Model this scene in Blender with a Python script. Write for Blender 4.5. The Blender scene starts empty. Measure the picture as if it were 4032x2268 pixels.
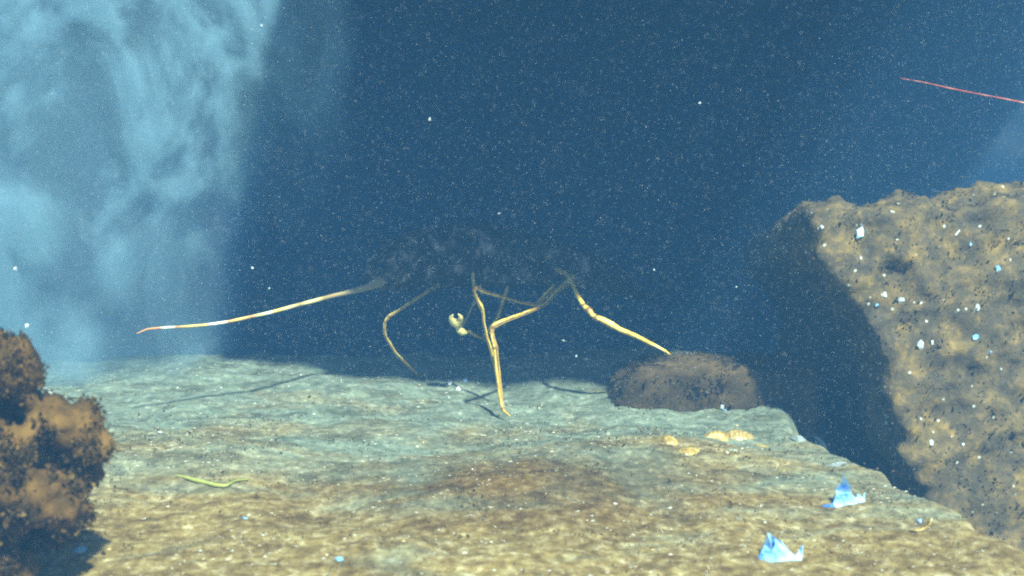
import bpy, bmesh, math, random
import numpy as np
from mathutils import Vector
R = math.radians
rng = np.random.default_rng(7)
random.seed(7)
S = bpy.context.scene
C = S.collection

# ------------------------------------------------------------------ camera
CAM_Z, PITCH, HT = 0.40, R(-10.0), math.tan(R(22.5))
cam_d = bpy.data.cameras.new('camera'); cam = bpy.data.objects.new('camera', cam_d); C.objects.link(cam)
cam.location = (0, 0, CAM_Z); cam.rotation_euler = (R(90) + PITCH, 0, 0)
cam_d.sensor_width = 36; cam_d.lens = 18 / HT; cam_d.clip_start = 0.02; cam_d.clip_end = 100
cam_d.dof.use_dof = True; cam_d.dof.focus_distance = 1.45; cam_d.dof.aperture_fstop = 6.5
S.camera = cam

# ------------------------------------------------------------------ sky and sun
SUN_DIR = Vector((-0.27, 0.55, -0.85)).normalized()      # the way the light travels
SUN_EL = math.asin(-SUN_DIR.z)
w = bpy.data.worlds.new('World'); S.world = w; w.use_nodes = True
nt = w.node_tree; bg = nt.nodes['Background']
sky = nt.nodes.new('ShaderNodeTexSky'); sky.sky_type = 'NISHITA'; sky.sun_disc = False
sky.sun_elevation = SUN_EL; sky.sun_rotation = math.atan2(-SUN_DIR.x, -SUN_DIR.y)
nt.links.new(sky.outputs[0], bg.inputs[0]); bg.inputs[1].default_value = 0.052
sl = bpy.data.lights.new('sun', 'SUN'); so = bpy.data.objects.new('sun', sl); C.objects.link(so)
sl.energy = 5.0; sl.angle = R(2.5); sl.color = (0.92, 1.0, 0.80)
so.rotation_euler = SUN_DIR.to_track_quat('-Z', 'Y').to_euler(); so.location = (1, -1, 3)   # down, away from the camera and to the left
S.view_settings.view_transform = 'Standard'; S.view_settings.look = 'None'
S.view_settings.exposure = 1.38; S.view_settings.gamma = 1; S.view_settings.use_curve_mapping = False
S.render.engine = 'CYCLES'
S.cycles.use_denoising = False
S.cycles.max_bounces = 4; S.cycles.diffuse_bounces = 2; S.cycles.glossy_bounces = 1
S.cycles.volume_bounces = 1; S.cycles.transparent_max_bounces = 4
S.cycles.volume_step_rate = 0.4; S.cycles.volume_max_steps = 128
S.cycles.sample_clamp_indirect = 4.0
S.cycles.filter_width = 2.1

# ------------------------------------------------------------------ helpers
cp, sp = math.cos(PITCH), math.sin(PITCH)
def at(px, py, Y):
    """world point seen at photo pixel (px, py), at distance Y in front of the camera's foot"""
    dx = (px - 2016) / 2016 * HT; dy = -(py - 1134) / 2016 * HT
    d = Vector((dx, cp - dy * sp, sp + dy * cp))
    return Vector((0, 0, CAM_Z)) + d * (Y / d.y)
def ground(px, py, z=0.0):
    dx = (px - 2016) / 2016 * HT; dy = -(py - 1134) / 2016 * HT
    d = Vector((dx, cp - dy * sp, sp + dy * cp))
    return Vector((0, 0, CAM_Z)) + d * ((z - CAM_Z) / d.z)

_perm = rng.permutation(512)
_perm = np.concatenate([_perm, _perm]); _grad = rng.normal(size=(512, 3)); _grad /= np.linalg.norm(_grad, axis=1)[:, None]
def noise3(p):
    i = np.floor(p).astype(int); f = p - i; i &= 255
    u = f * f * f * (f * (f * 6 - 15) + 10)
    out = 0
    for a in (0, 1):
        for b in (0, 1):
            for c in (0, 1):
                h = _perm[(_perm[(_perm[(i[:, 0] + a) & 511] + i[:, 1] + b) & 511] + i[:, 2] + c) & 511] & 511
                g = _grad[h]
                d = (g * (f - np.array([a, b, c]))).sum(1)
                wx = u[:, 0] if a else 1 - u[:, 0]; wy = u[:, 1] if b else 1 - u[:, 1]; wz = u[:, 2] if c else 1 - u[:, 2]
                out = out + d * wx * wy * wz
    return out * 1.5
def fbm(p, scale, octaves=4, gain=0.5, seed=0.0):
    p = np.asarray(p, float) * scale + seed * 17.3
    t = 0; a = 1
    for k in range(octaves):
        t = t + a * noise3(p); p = p * 2.03 + 5.1; a *= gain
    return t
def sstep(a, b, x):
    t = np.clip((x - a) / (b - a), 0, 1); return t * t * (3 - 2 * t)

def mesh_obj(name, verts, faces, mat, parent=None, smooth=True):
    me = bpy.data.meshes.new(name)
    me.from_pydata([tuple(v) for v in verts], [], [tuple(int(i) for i in f) for f in faces])
    me.materials.append(mat)
    if smooth: me.polygons.foreach_set('use_smooth', [True] * len(me.polygons))
    me.update()
    o = bpy.data.objects.new(name, me); C.objects.link(o)
    if parent: o.parent = parent
    return o
def tag(o, label=None, cat=None, group=None, kind=None):
    if label: o['label'] = label
    if cat: o['category'] = cat
    if group: o['group'] = group
    if kind: o['kind'] = kind
    return o
def empty(name, loc=(0, 0, 0)):
    o = bpy.data.objects.new(name, None); C.objects.link(o); o.location = loc; o.empty_display_size = 0.05
    return o

# ------------------------------------------------------------------ materials
def mat_new(name):
    m = bpy.data.materials.new(name); m.use_nodes = True
    n = m.node_tree.nodes; return m, n, m.node_tree.links, n['Principled BSDF']
def ramp(n, stops):
    r = n.new('ShaderNodeValToRGB'); e = r.color_ramp.elements
    while len(e) < len(stops): e.new(0.5)
    for i, (p, c) in enumerate(stops):
        e[i].position = p; e[i].color = (*c, 1)
    return r
def noise_node(n, l, scale, detail=4, rough=0.55, vec=None, dist=0.0):
    t = n.new('ShaderNodeTexNoise'); t.inputs['Scale'].default_value = scale; t.inputs['Detail'].default_value = detail
    t.inputs['Roughness'].default_value = rough; t.inputs['Distortion'].default_value = dist
    if vec is not None: l.new(vec, t.inputs['Vector'])
    return t
def mixc(n, l, fac, a, b, mode='MIX'):
    x = n.new('ShaderNodeMix'); x.data_type = 'RGBA'; x.blend_type = mode
    for s, v in ((x.inputs[0], fac), (x.inputs[6], a), (x.inputs[7], b)):
        if hasattr(v, 'links'): l.new(v, s)
        elif isinstance(v, (int, float)): s.default_value = v
        else: s.default_value = (*v, 1)
    return x.outputs[2]
def mottled(name, big, small, bs, ss, speck=None, bump=0.6, rough=0.9):
    """mottled surface: big patches (ramp) overlaid with fine patches (ramp)"""
    m, n, l, b = mat_new(name)
    co = n.new('ShaderNodeTexCoord').outputs['Object']
    n1 = noise_node(n, l, bs, 5, 0.6, co, 0.4); r1 = ramp(n, big); l.new(n1.outputs[0], r1.inputs[0])
    n2 = noise_node(n, l, ss, 4, 0.65, co, 0.2); r2 = ramp(n, small); l.new(n2.outputs[0], r2.inputs[0])
    c = mixc(n, l, 0.55, r1.outputs[0], r2.outputs[0], 'OVERLAY')
    if speck:
        v = n.new('ShaderNodeTexVoronoi'); v.inputs['Scale'].default_value = speck[1]; l.new(co, v.inputs['Vector'])
        rs = ramp(n, [(speck[2], (1, 1, 1)), (speck[2] + 0.06, (0, 0, 0))]); l.new(v.outputs['Distance'], rs.inputs[0])
        c = mixc(n, l, rs.outputs[0], c, speck[0])
    l.new(c, b.inputs['Base Color']); b.inputs['Roughness'].default_value = rough
    b.inputs['Specular IOR Level'].default_value = 0.15
    bp = n.new('ShaderNodeBump'); bp.inputs['Strength'].default_value = bump; bp.inputs['Distance'].default_value = 0.004
    l.new(n2.outputs[0], bp.inputs['Height']); l.new(bp.outputs[0], b.inputs['Normal'])
    return m
def islands(name, stops, rough=0.8, thin=False):
    """each loose piece gets its own colour"""
    m, n, l, b = mat_new(name)
    g = n.new('ShaderNodeNewGeometry'); r = ramp(n, stops)
    l.new(g.outputs['Random Per Island'], r.inputs[0]); l.new(r.outputs[0], b.inputs['Base Color'])
    b.inputs['Roughness'].default_value = rough; b.inputs['Specular IOR Level'].default_value = 0.2
    if thin:                                    # light passes through leaflets
        tr = n.new('ShaderNodeBsdfTranslucent'); l.new(r.outputs[0], tr.inputs[0]); mx = n.new('ShaderNodeMixShader'); mx.inputs[0].default_value = .5
        l.new(b.outputs[0], mx.inputs[1]); l.new(tr.outputs[0], mx.inputs[2]); l.new(mx.outputs[0], n['Material Output'].inputs['Surface'])
    return m
def plain(name, col, rough=0.5, var=0.25, scale=220):
    m, n, l, b = mat_new(name)
    co = n.new('ShaderNodeTexCoord').outputs['Object']
    t = noise_node(n, l, scale, 3, 0.6, co)
    r = ramp(n, [(0.3, tuple(c * (1 - var) for c in col)), (0.7, tuple(min(1, c * (1 + var)) for c in col))])
    l.new(t.outputs[0], r.inputs[0]); l.new(r.outputs[0], b.inputs['Base Color'])
    b.inputs['Roughness'].default_value = rough
    return m

M_rock_r = mottled('turf rock', [(0.32, (.065, .058, .042)), (0.50, (.098, .082, .05)), (0.68, (.20, .15, .06))],
                   [(0.34, (.28, .28, .27)), (0.50, (.45, .43, .38)), (0.64, (.92, .80, .52))], 34, 95, ((.5, .55, .5), 60, .07))
M_rock_l = mottled('brown rock', [(0.33, (.03, .024, .010)), (0.50, (.105, .062, .017)), (0.66, (.21, .13, .034))],
                   [(0.3, (.2, .18, .14)), (0.55, (.5, .45, .38)), (0.75, (.8, .7, .5))], 22, 80)
M_block = mottled('shade-darkened rock', [(0.3, (.034, .026, .013)), (0.52, (.085, .06, .028)), (0.7, (.14, .10, .044))],  # part of the low rock's shade is put into this darker colour
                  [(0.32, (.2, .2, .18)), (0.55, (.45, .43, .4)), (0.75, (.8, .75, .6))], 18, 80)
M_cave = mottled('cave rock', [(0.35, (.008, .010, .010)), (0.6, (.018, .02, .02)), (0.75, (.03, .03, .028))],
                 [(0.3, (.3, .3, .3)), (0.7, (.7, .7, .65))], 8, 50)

# seabed: pale silt with an ochre film that thickens towards the near side
def seabed_material():
    m, n, l, b = mat_new('seabed silt')
    co = n.new('ShaderNodeTexCoord').outputs['Object']
    sep = n.new('ShaderNodeSeparateXYZ'); l.new(co, sep.inputs[0])
    mp = n.new('ShaderNodeMapping'); mp.inputs['Scale'].default_value = (0.7, 1.3, 1); l.new(co, mp.inputs[0])
    big = noise_node(n, l, 7, 5, 0.62, mp.outputs[0], 0.5)
    ad = n.new('ShaderNodeMath'); ad.operation = 'MULTIPLY_ADD'      # film = noise + (1.3 - y) * k
    ad.inputs[1].default_value = -0.75; ad.inputs[2].default_value = 0.93; l.new(sep.outputs[1], ad.inputs[0])
    sm = n.new('ShaderNodeMath'); sm.operation = 'ADD'; l.new(ad.outputs[0], sm.inputs[0]); l.new(big.outputs[0], sm.inputs[1])
    film = ramp(n, [(0.38, (0, 0, 0)), (0.5, (.4, .4, .4)), (0.64, (1, 1, 1))]); l.new(sm.outputs[0], film.inputs[0])
    f1 = noise_node(n, l, 85, 5, 0.7, co, 0.2)
    mid = noise_node(n, l, 26, 4, 0.62, mp.outputs[0], 0.6)
    f2 = noise_node(n, l, 190, 3, 0.6, co)
    pale = ramp(n, [(0.30, (.075, .10, .08)), (0.46, (.125, .16, .125)), (0.56, (.16, .195, .15)), (0.72, (.29, .33, .265))]); l.new(f1.outputs[0], pale.inputs[0])
    och = ramp(n, [(0.30, (.085, .058, .02)), (0.45, (.17, .12, .04)), (0.56, (.25, .195, .08)), (0.72, (.46, .42, .26))]); l.new(f1.outputs[0], och.inputs[0])
    c = mixc(n, l, film.outputs[0], pale.outputs[0], och.outputs[0])
    mr = ramp(n, [(0.36, (.22, .19, .14)), (0.5, (.5, .5, .5)), (0.64, (.66, .69, .68))]); l.new(mid.outputs[0], mr.inputs[0])
    c = mixc(n, l, 0.65, c, mr.outputs[0], 'OVERLAY')
    gp = ground(2080, 1925)
    vd = n.new('ShaderNodeMapping'); vd.inputs['Location'].default_value = (-gp.x * 4.2, -gp.y * 8.5, 0); vd.inputs['Scale'].default_value = (4.2, 8.5, 0); l.new(co, vd.inputs[0])
    ln = n.new('ShaderNodeVectorMath'); ln.operation = 'LENGTH'; l.new(vd.outputs[0], ln.inputs[0])
    sb = n.new('ShaderNodeMath'); sb.operation = 'MULTIPLY_ADD'; l.new(big.outputs[0], sb.inputs[0]); sb.inputs[1].default_value = -1.6; l.new(ln.outputs['Value'], sb.inputs[2])
    pr = n.new('ShaderNodeMapRange'); l.new(sb.outputs[0], pr.inputs[0]); pr.inputs[1].default_value = .35; pr.inputs[2].default_value = -.45; pr.inputs[3].default_value = 0; pr.inputs[4].default_value = .75
    c = mixc(n, l, pr.outputs[0], c, (.42, .30, .17), 'MULTIPLY')        # a browner patch of settled film
    fr = ramp(n, [(0.34, (.36, .36, .36)), (0.66, (.68, .68, .66))]); l.new(f2.outputs[0], fr.inputs[0])
    c = mixc(n, l, 0.45, c, fr.outputs[0], 'OVERLAY')
    l.new(c, b.inputs['Base Color']); b.inputs['Roughness'].default_value = 0.95; b.inputs['Specular IOR Level'].default_value = 0.1
    bp = n.new('ShaderNodeBump'); bp.inputs['Strength'].default_value = 0.4; bp.inputs['Distance'].default_value = 0.003
    l.new(f1.outputs[0], bp.inputs['Height']); l.new(bp.outputs[0], b.inputs['Normal'])
    return m
M_bed = seabed_material()

# ------------------------------------------------------------------ setting: seabed
EDGE = [ground(*p) for p in ((3110, 1700), (3400, 1830), (3560, 1930), (3760, 2030), (4030, 2195), (4300, 2330), (4700, 2500))]
EDGE = np.array([(EDGE[0].x + .03, 2.6), (EDGE[0].x + .015, 1.62)] + [(p.x, p.y) for p in EDGE])
def edge_dist(xy):
    """signed distance to the rim of the ledge: positive beyond it (to the right and behind)"""
    best = np.full(len(xy), 9.0); sign = np.ones(len(xy))
    for a, b in zip(EDGE[:-1], EDGE[1:]):
        ab = b - a; t = np.clip(((xy - a) @ ab) / (ab @ ab), 0, 1)
        q = a + t[:, None] * ab; dd = np.hypot(*(xy - q).T)
        cr = ab[0] * (xy[:, 1] - a[1]) - ab[1] * (xy[:, 0] - a[0])
        up = dd < best - 1e-9
        best[up] = dd[up]; sign[up] = np.sign(cr[up])
    return best * sign
def bed_z(xy):
    p = np.c_[xy, np.zeros(len(xy))]
    near = np.exp(-((np.abs(xy[:, 0]) / 2.0) ** 4)) 
    z = 0.014 * fbm(p, 4, 4, .5, 1) + 0.0016 * fbm(p, 14, 3, .55, 2) + 0.0009 * fbm(p, 110, 2, .7, 3)
    d = edge_dist(xy) + 0.018 * fbm(p, 16, 3, .5, 4)
    z = z - 0.32 * sstep(0.0, 0.13, d) * sstep(-9, -8, -np.abs(xy[:, 0]))
    z = z - 0.75 * sstep(1.70, 2.35, xy[:, 1] + .05 * fbm(p, 5, 4, .55, 6))
    # dip of stirred rubble at the animal's feet
    g = ground(1850, 1545); z = z - 0.012 * np.exp(-(((xy[:, 0] - g.x) / .06) ** 2 + ((xy[:, 1] - g.y) / .035) ** 2))
    return z
def axis(lo, hi, dlo, dhi, fine, coarse):
    a = list(np.arange(dlo, dhi, fine)); s = fine; x = a[0]; left = []
    while x > lo: s = min(s * 1.25, coarse); x -= s; left.append(x)
    s = fine; x = a[-1]; right = []
    while x < hi: s = min(s * 1.25, coarse); x += s; right.append(x)
    return np.array(left[::-1] + a + right)
xs = axis(-5, 5, -.72, .85, .0042, .25); ys = axis(-3, 5.5, .80, 1.9, .0042, .25)
X, Y = np.meshgrid(xs, ys); xy = np.c_[X.ravel(), Y.ravel()]
V = np.c_[xy, bed_z(xy)]; nx, ny = len(xs), len(ys)
idx = np.arange(nx * ny).reshape(ny, nx)
F = np.stack([idx[:-1, :-1], idx[:-1, 1:], idx[1:, 1:], idx[1:, :-1]], -1).reshape(-1, 4)
bed = mesh_obj('seabed', V, F, M_bed); tag(bed, 'pale silty seabed with ochre film, shelving off at the right', 'seabed', kind='structure')
def bz(x, y): return float(bed_z(np.array([[x, y]]))[0])
def on_bed(px, py):
    g = ground(px, py)
    for _ in range(4): g = ground(px, py, bz(g.x, g.y))
    return g

# ------------------------------------------------------------------ rocks
def rock_mesh(name, outline, y0, y1, yp, voxel, mat, big=.02, bigs=9, mid=.008, mids=30, fine=.003, fines=110, carves=(), bumps=(), smooth=6, shrink=.82, back=.9, dx=0.0, dz=0.0, lean=0.0, parent=None, seed=0):
    """outline: photo pixels read at distance yp; the mass runs from y0 (near, a little smaller) to y1"""
    pts = [at(px, py, yp) for px, py in outline]
    cx = sum(p.x for p in pts) / len(pts); cz = sum(p.z for p in pts) / len(pts)
    bm = bmesh.new()
    rings = []
    for y, s, sx, sz_ in ((y0, shrink, 0, 0), (y0 + (yp - y0) * .5, (1 + shrink) / 2 + (.06 if shrink < .9 else 0), 0, 0), (yp, 1.0, 0, 0), (y1, back, dx, dz)):
        rings.append([bm.verts.new((cx + sx + (p.x - cx) * s, y + (lean * (p.z - cz) if y < yp else 0), cz + sz_ + (p.z - cz) * s)) for p in pts])
    N = len(pts)
    for a, b in zip(rings[:-1], rings[1:]):
        for i in range(N): bm.faces.new((a[i], a[(i + 1) % N], b[(i + 1) % N], b[i]))
    bm.faces.new(rings[0][::-1]); bm.faces.new(rings[-1])
    bmesh.ops.recalc_face_normals(bm, faces=bm.faces)
    me = bpy.data.meshes.new(name); bm.to_mesh(me); bm.free()
    tmp = bpy.data.objects.new('tmp', me); C.objects.link(tmp)
    md = tmp.modifiers.new('r', 'REMESH'); md.mode = 'VOXEL'; md.voxel_size = voxel
    sm = tmp.modifiers.new('s', 'SMOOTH'); sm.factor = .5; sm.iterations = smooth
    dg = bpy.context.evaluated_depsgraph_get(); me2 = bpy.data.meshes.new_from_object(tmp.evaluated_get(dg))
    bpy.data.objects.remove(tmp); bpy.data.meshes.remove(me)
    n = len(me2.vertices); co = np.empty(n * 3); me2.vertices.foreach_get('co', co); co = co.reshape(-1, 3)
    no = np.empty(n * 3); me2.vertices.foreach_get('normal', no); no = no.reshape(-1, 3)
    d = big * fbm(co, bigs, 3, .5, seed) + mid * fbm(co, mids, 3, .55, seed + 1) + fine * fbm(co, fines, 2, .6, seed + 2)
    for (px, py, yy, rad, dep) in carves:
        c = np.array(at(px, py, yy)); r2 = ((co - c)[:, [0, 2]] ** 2).sum(1) / rad ** 2
        co = co + np.array([0, 1, 0]) * (dep * np.exp(-r2 ** 2) * (no[:, 1] < .2))[:, None]
    co = co + no * d[:, None]
    me2.vertices.foreach_set('co', co.ravel()); me2.polygons.foreach_set('use_smooth', [True] * len(me2.polygons)); me2.update()
    me2.name = name; me2.materials.clear(); me2.materials.append(mat)
    o = bpy.data.objects.new(name, me2); C.objects.link(o)
    if parent: o.parent = parent
    return o
def turf(name, rock, count, size, mat, parent, lift=.5, ymax=9, seed=0, extra=None):
    """short tufts of turf growing out of a rock's surface: many small bent leaflets"""
    r = np.random.default_rng(seed + 50)
    me = rock.data; pn = len(me.polygons)
    ce = np.empty(pn * 3); me.polygons.foreach_get('center', ce); ce = ce.reshape(-1, 3)
    no = np.empty(pn * 3); me.polygons.foreach_get('normal', no); no = no.reshape(-1, 3)
    ok = np.where((no[:, 1] < .5) & (ce[:, 1] < ymax))[0]
    ok = ok if extra is None else ok[extra(ce[ok])]
    dens = fbm(ce[ok], 28, 3, .6, seed + 9); p = np.clip(dens + .45, .03, None) ** 2; p /= p.sum()
    pick = r.choice(ok, count, p=p)
    vs, fs = [], []
    for k in pick:
        c = ce[k] + r.normal(0, .002, 3); nn = no[k] + r.normal(0, .55, 3); nn /= np.linalg.norm(nn)
        t = np.cross(nn, r.normal(size=3)); t /= np.linalg.norm(t); s = size * (.5 + r.random() * 1.0) * (1.8 if r.random() < .06 else 1)
        b = np.cross(nn, t); bend = r.normal(0, .35) * b
        i = len(vs)
        vs += [c - t * s * .35 - nn * s * .1, c + t * s * .35 - nn * s * .1, c + t * s * .42 + (nn * lift + bend * .5) * s, c - t * s * .38 + (nn * lift * .9 + bend * .5) * s, c + (nn * (lift + .45) + bend * 1.2) * s]
        fs += [(i, i + 1, i + 2, i + 3), (i + 3, i + 2, i + 4)]
    o = mesh_obj(name, vs, fs, mat, parent, smooth=False); o['kind'] = 'stuff'
    return o
M_turf_r = islands('pale turf', [(0, (.085, .075, .045)), (.4, (.12, .10, .055)), (.8, (.18, .14, .065)), (.95, (.30, .23, .10)), (1, (.40, .36, .25))], thin=True)
M_turf_l = islands('brown turf', [(0, (.035, .027, .012)), (.45, (.11, .068, .02)), (.85, (.21, .13, .038)), (1, (.30, .21, .07))], thin=True)
M_turf_b = islands('shade-darkened turf', [(0, (.04, .03, .016)), (.5, (.085, .062, .03)), (.85, (.14, .105, .048)), (1, (.20, .17, .1))], thin=True)  # leaflets of the low rock, with its shade put into their colour too

# big rock on the right
r_out = [(3135, 850), (3190, 805), (3480, 800), (3560, 765), (3700, 785), (3830, 745), (4032, 720), (4400, 660), (4900, 700), (5100, 1500), (4900, 2700), (4300, 2700), (3970, 2400), (3810, 2250), (3650, 2090),
         (3505, 1900), (3445, 1770), (3385, 1640), (3370, 1480), (3360, 1330), (3300, 1180), (3210, 1050), (3125, 985), (3125, 900)]
rr = rock_mesh('large_rock', r_out, 1.30, 2.1, 1.44, .0075, M_rock_r, big=.010, mid=.009, fine=.004, shrink=.99, dx=.045, dz=-.12, lean=.30,
               carves=[(3720, 1640, 1.28, .03, .010), (3560, 1120, 1.3, .02, .012)], seed=3)
tag(rr, 'large ochre brown turf covered rock rising on the right past the dark gap', 'rock')
turf('turf', rr, 60000, .0020, M_turf_r, rr, seed=1)
# low block under the ledge
b_out = [(2430, 1480), (2500, 1425), (2640, 1402), (2850, 1408), (3050, 1398), (3165, 1385), (3185, 1440), (3185, 1560), (3170, 1760), (2900, 1800), (2600, 1780), (2420, 1740), (2390, 1600)]
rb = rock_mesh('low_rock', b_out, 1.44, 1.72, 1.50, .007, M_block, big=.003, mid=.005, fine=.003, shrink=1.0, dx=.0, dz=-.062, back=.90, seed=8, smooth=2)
tag(rb, 'low dull brown rock block half in shadow left of the dark gap', 'rock')
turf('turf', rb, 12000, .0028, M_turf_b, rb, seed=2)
# near rock on the left: a knot of rounded lumps with deep hollows between them
def lump_rock(name, lumps, voxel, mat, seed):
    bm = bmesh.new()
    for px, py, y, rp, sy in lumps:
        c = at(px, py, y); rad = rp * y * HT / 2016
        g = bmesh.ops.create_icosphere(bm, subdivisions=4, radius=rad)
        for v in g['verts']: v.co = Vector((v.co.x, v.co.y * sy, v.co.z)) + c
    me = bpy.data.meshes.new(name); bm.to_mesh(me); bm.free()
    tmp = bpy.data.objects.new('tmp', me); C.objects.link(tmp)
    md = tmp.modifiers.new('r', 'REMESH'); md.mode = 'VOXEL'; md.voxel_size = voxel
    sm = tmp.modifiers.new('s', 'SMOOTH'); sm.factor = .5; sm.iterations = 4
    me2 = bpy.data.meshes.new_from_object(tmp.evaluated_get(bpy.context.evaluated_depsgraph_get()))
    bpy.data.objects.remove(tmp); n = len(me2.vertices)
    co = np.empty(n * 3); me2.vertices.foreach_get('co', co); co = co.reshape(-1, 3)
    no = np.empty(n * 3); me2.vertices.foreach_get('normal', no); no = no.reshape(-1, 3)
    d = .006 * fbm(co, 26, 3, .5, seed) + .0045 * fbm(co, 70, 3, .6, seed + 1) + .002 * fbm(co, 200, 2, .6, seed + 2)
    co = co + no * d[:, None]
    me2.vertices.foreach_set('co', co.ravel()); me2.polygons.foreach_set('use_smooth', [True] * len(me2.polygons)); me2.update()
    me2.name = name; me2.materials.clear(); me2.materials.append(mat)
    o = bpy.data.objects.new(name, me2); C.objects.link(o); return o
lumps = [(-30, 1450, .93, 140, 1), (60, 1450, .92, 110, 1), (-180, 1500, .95, 240, 1), (-60, 1660, .90, 60, 1), (130, 1600, .92, 62, 1), (215, 1625, .925, 75, 1), (310, 1680, .93, 105, 1), (365, 1750, .935, 78, 1), (340, 1840, .94, 70, 1), (-50, 1770, .90, 120, 1), (40, 1830, .90, 105, 1), (60, 1960, .90, 110, 1),
         (190, 1960, .91, 120, 1), (255, 2010, .92, 105, 1), (235, 2095, .935, 52, 1), (100, 1720, .91, 50, 1), (30, 2080, .905, 70, 1), (-120, 2100, .92, 170, 1), (-20, 2230, .91, 90, 1), (80, 2230, .93, 75, 1), (-250, 1900, .98, 380, .8), (-100, 2500, .96, 290, .8), (20, 1750, .98, 230, .7), (130, 1990, .97, 150, .7), (0, 2200, .975, 130, .7), (230, 1770, .99, 130, .6)]
rl = lump_rock('near_rock', lumps, .0042, M_rock_l, 14)
tag(rl, 'lumpy brown near rock with dark hollows at the left edge', 'rock')
turf('turf', rl, 45000, .0024, M_turf_l, rl, lift=.6, seed=3)

# back of the cave and the overhanging ledge above it
xs = np.linspace(-4, 4, 260); zs = np.linspace(-1.0, 1.25, 110)
X, Z = np.meshgrid(xs, zs); q = np.c_[X.ravel(), np.zeros(X.size), Z.ravel()]
yy = 3.7 + .16 * fbm(q, 1.6, 5, .55, 21) + .25 * np.abs(q[:, 0]) ** 2 * .12
V = np.c_[q[:, 0], yy, q[:, 2]]; idx = np.arange(X.size).reshape(X.shape)
F = np.stack([idx[:-1, :-1], idx[:-1, 1:], idx[1:, 1:], idx[1:, :-1]], -1).reshape(-1, 4)
n0 = len(V); V = np.r_[V, V + np.array([0, .6, 0])]      # thickness
Fb = F[:, ::-1] + n0
rim = [(idx[0, i], idx[0, i + 1]) for i in range(idx.shape[1] - 1)] + [(idx[-1, i + 1], idx[-1, i]) for i in range(idx.shape[1] - 1)] + \
      [(idx[j + 1, 0], idx[j, 0]) for j in range(idx.shape[0] - 1)] + [(idx[j, -1], idx[j + 1, -1]) for j in range(idx.shape[0] - 1)]
F = list(map(tuple, F)) + list(map(tuple, Fb)) + [(b, a, a + n0, b + n0) for a, b in rim]
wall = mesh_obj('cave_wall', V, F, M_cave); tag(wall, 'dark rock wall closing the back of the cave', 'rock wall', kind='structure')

def ledge():
    front = [(-.85, 4.3), (-.27, 1.95), (-.20, 1.62), (-.20, 1.40), (-.20, 1.28), (-.14, 1.245), (.06, 1.175), (.28, 1.14), (.33, 1.09), (.375, 1.10), (.41, 1.25), (.50, 1.46), (.66, 1.75), (.9, 2.0), (1.15, 2.4), (1.9, 4.3)]
    bm = bmesh.new()
    a = [bm.verts.new((x, y, .60)) for x, y in front]; b = [bm.verts.new((x, y, .80)) for x, y in front]
    N = len(front)
    for i in range(N): bm.faces.new((a[i], a[(i + 1) % N], b[(i + 1) % N], b[i]))
    bm.faces.new(a[::-1]); bm.faces.new(b); bmesh.ops.recalc_face_normals(bm, faces=bm.faces)
    me = bpy.data.meshes.new('t'); bm.to_mesh(me); bm.free(); tmp = bpy.data.objects.new('t', me); C.objects.link(tmp)
    md = tmp.modifiers.new('r', 'REMESH'); md.mode = 'VOXEL'; md.voxel_size = .02
    s = tmp.modifiers.new('s', 'SMOOTH'); s.iterations = 3
    me2 = bpy.data.meshes.new_from_object(tmp.evaluated_get(bpy.context.evaluated_depsgraph_get())); bpy.data.objects.remove(tmp)
    n = len(me2.vertices); co = np.empty(n * 3); me2.vertices.foreach_get('co', co); co = co.reshape(-1, 3)
    no = np.empty(n * 3); me2.vertices.foreach_get('normal', no); no = no.reshape(-1, 3)
    co = co + no * (.035 * fbm(co, 8, 4, .55, 31))[:, None]
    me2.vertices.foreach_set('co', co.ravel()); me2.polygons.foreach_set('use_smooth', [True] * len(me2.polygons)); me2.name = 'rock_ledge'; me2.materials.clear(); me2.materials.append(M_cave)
    o = bpy.data.objects.new('rock_ledge', me2); C.objects.link(o)
    tag(o, 'dark overhanging rock ledge roofing the cave', 'rock ledge', kind='structure')
ledge()

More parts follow.
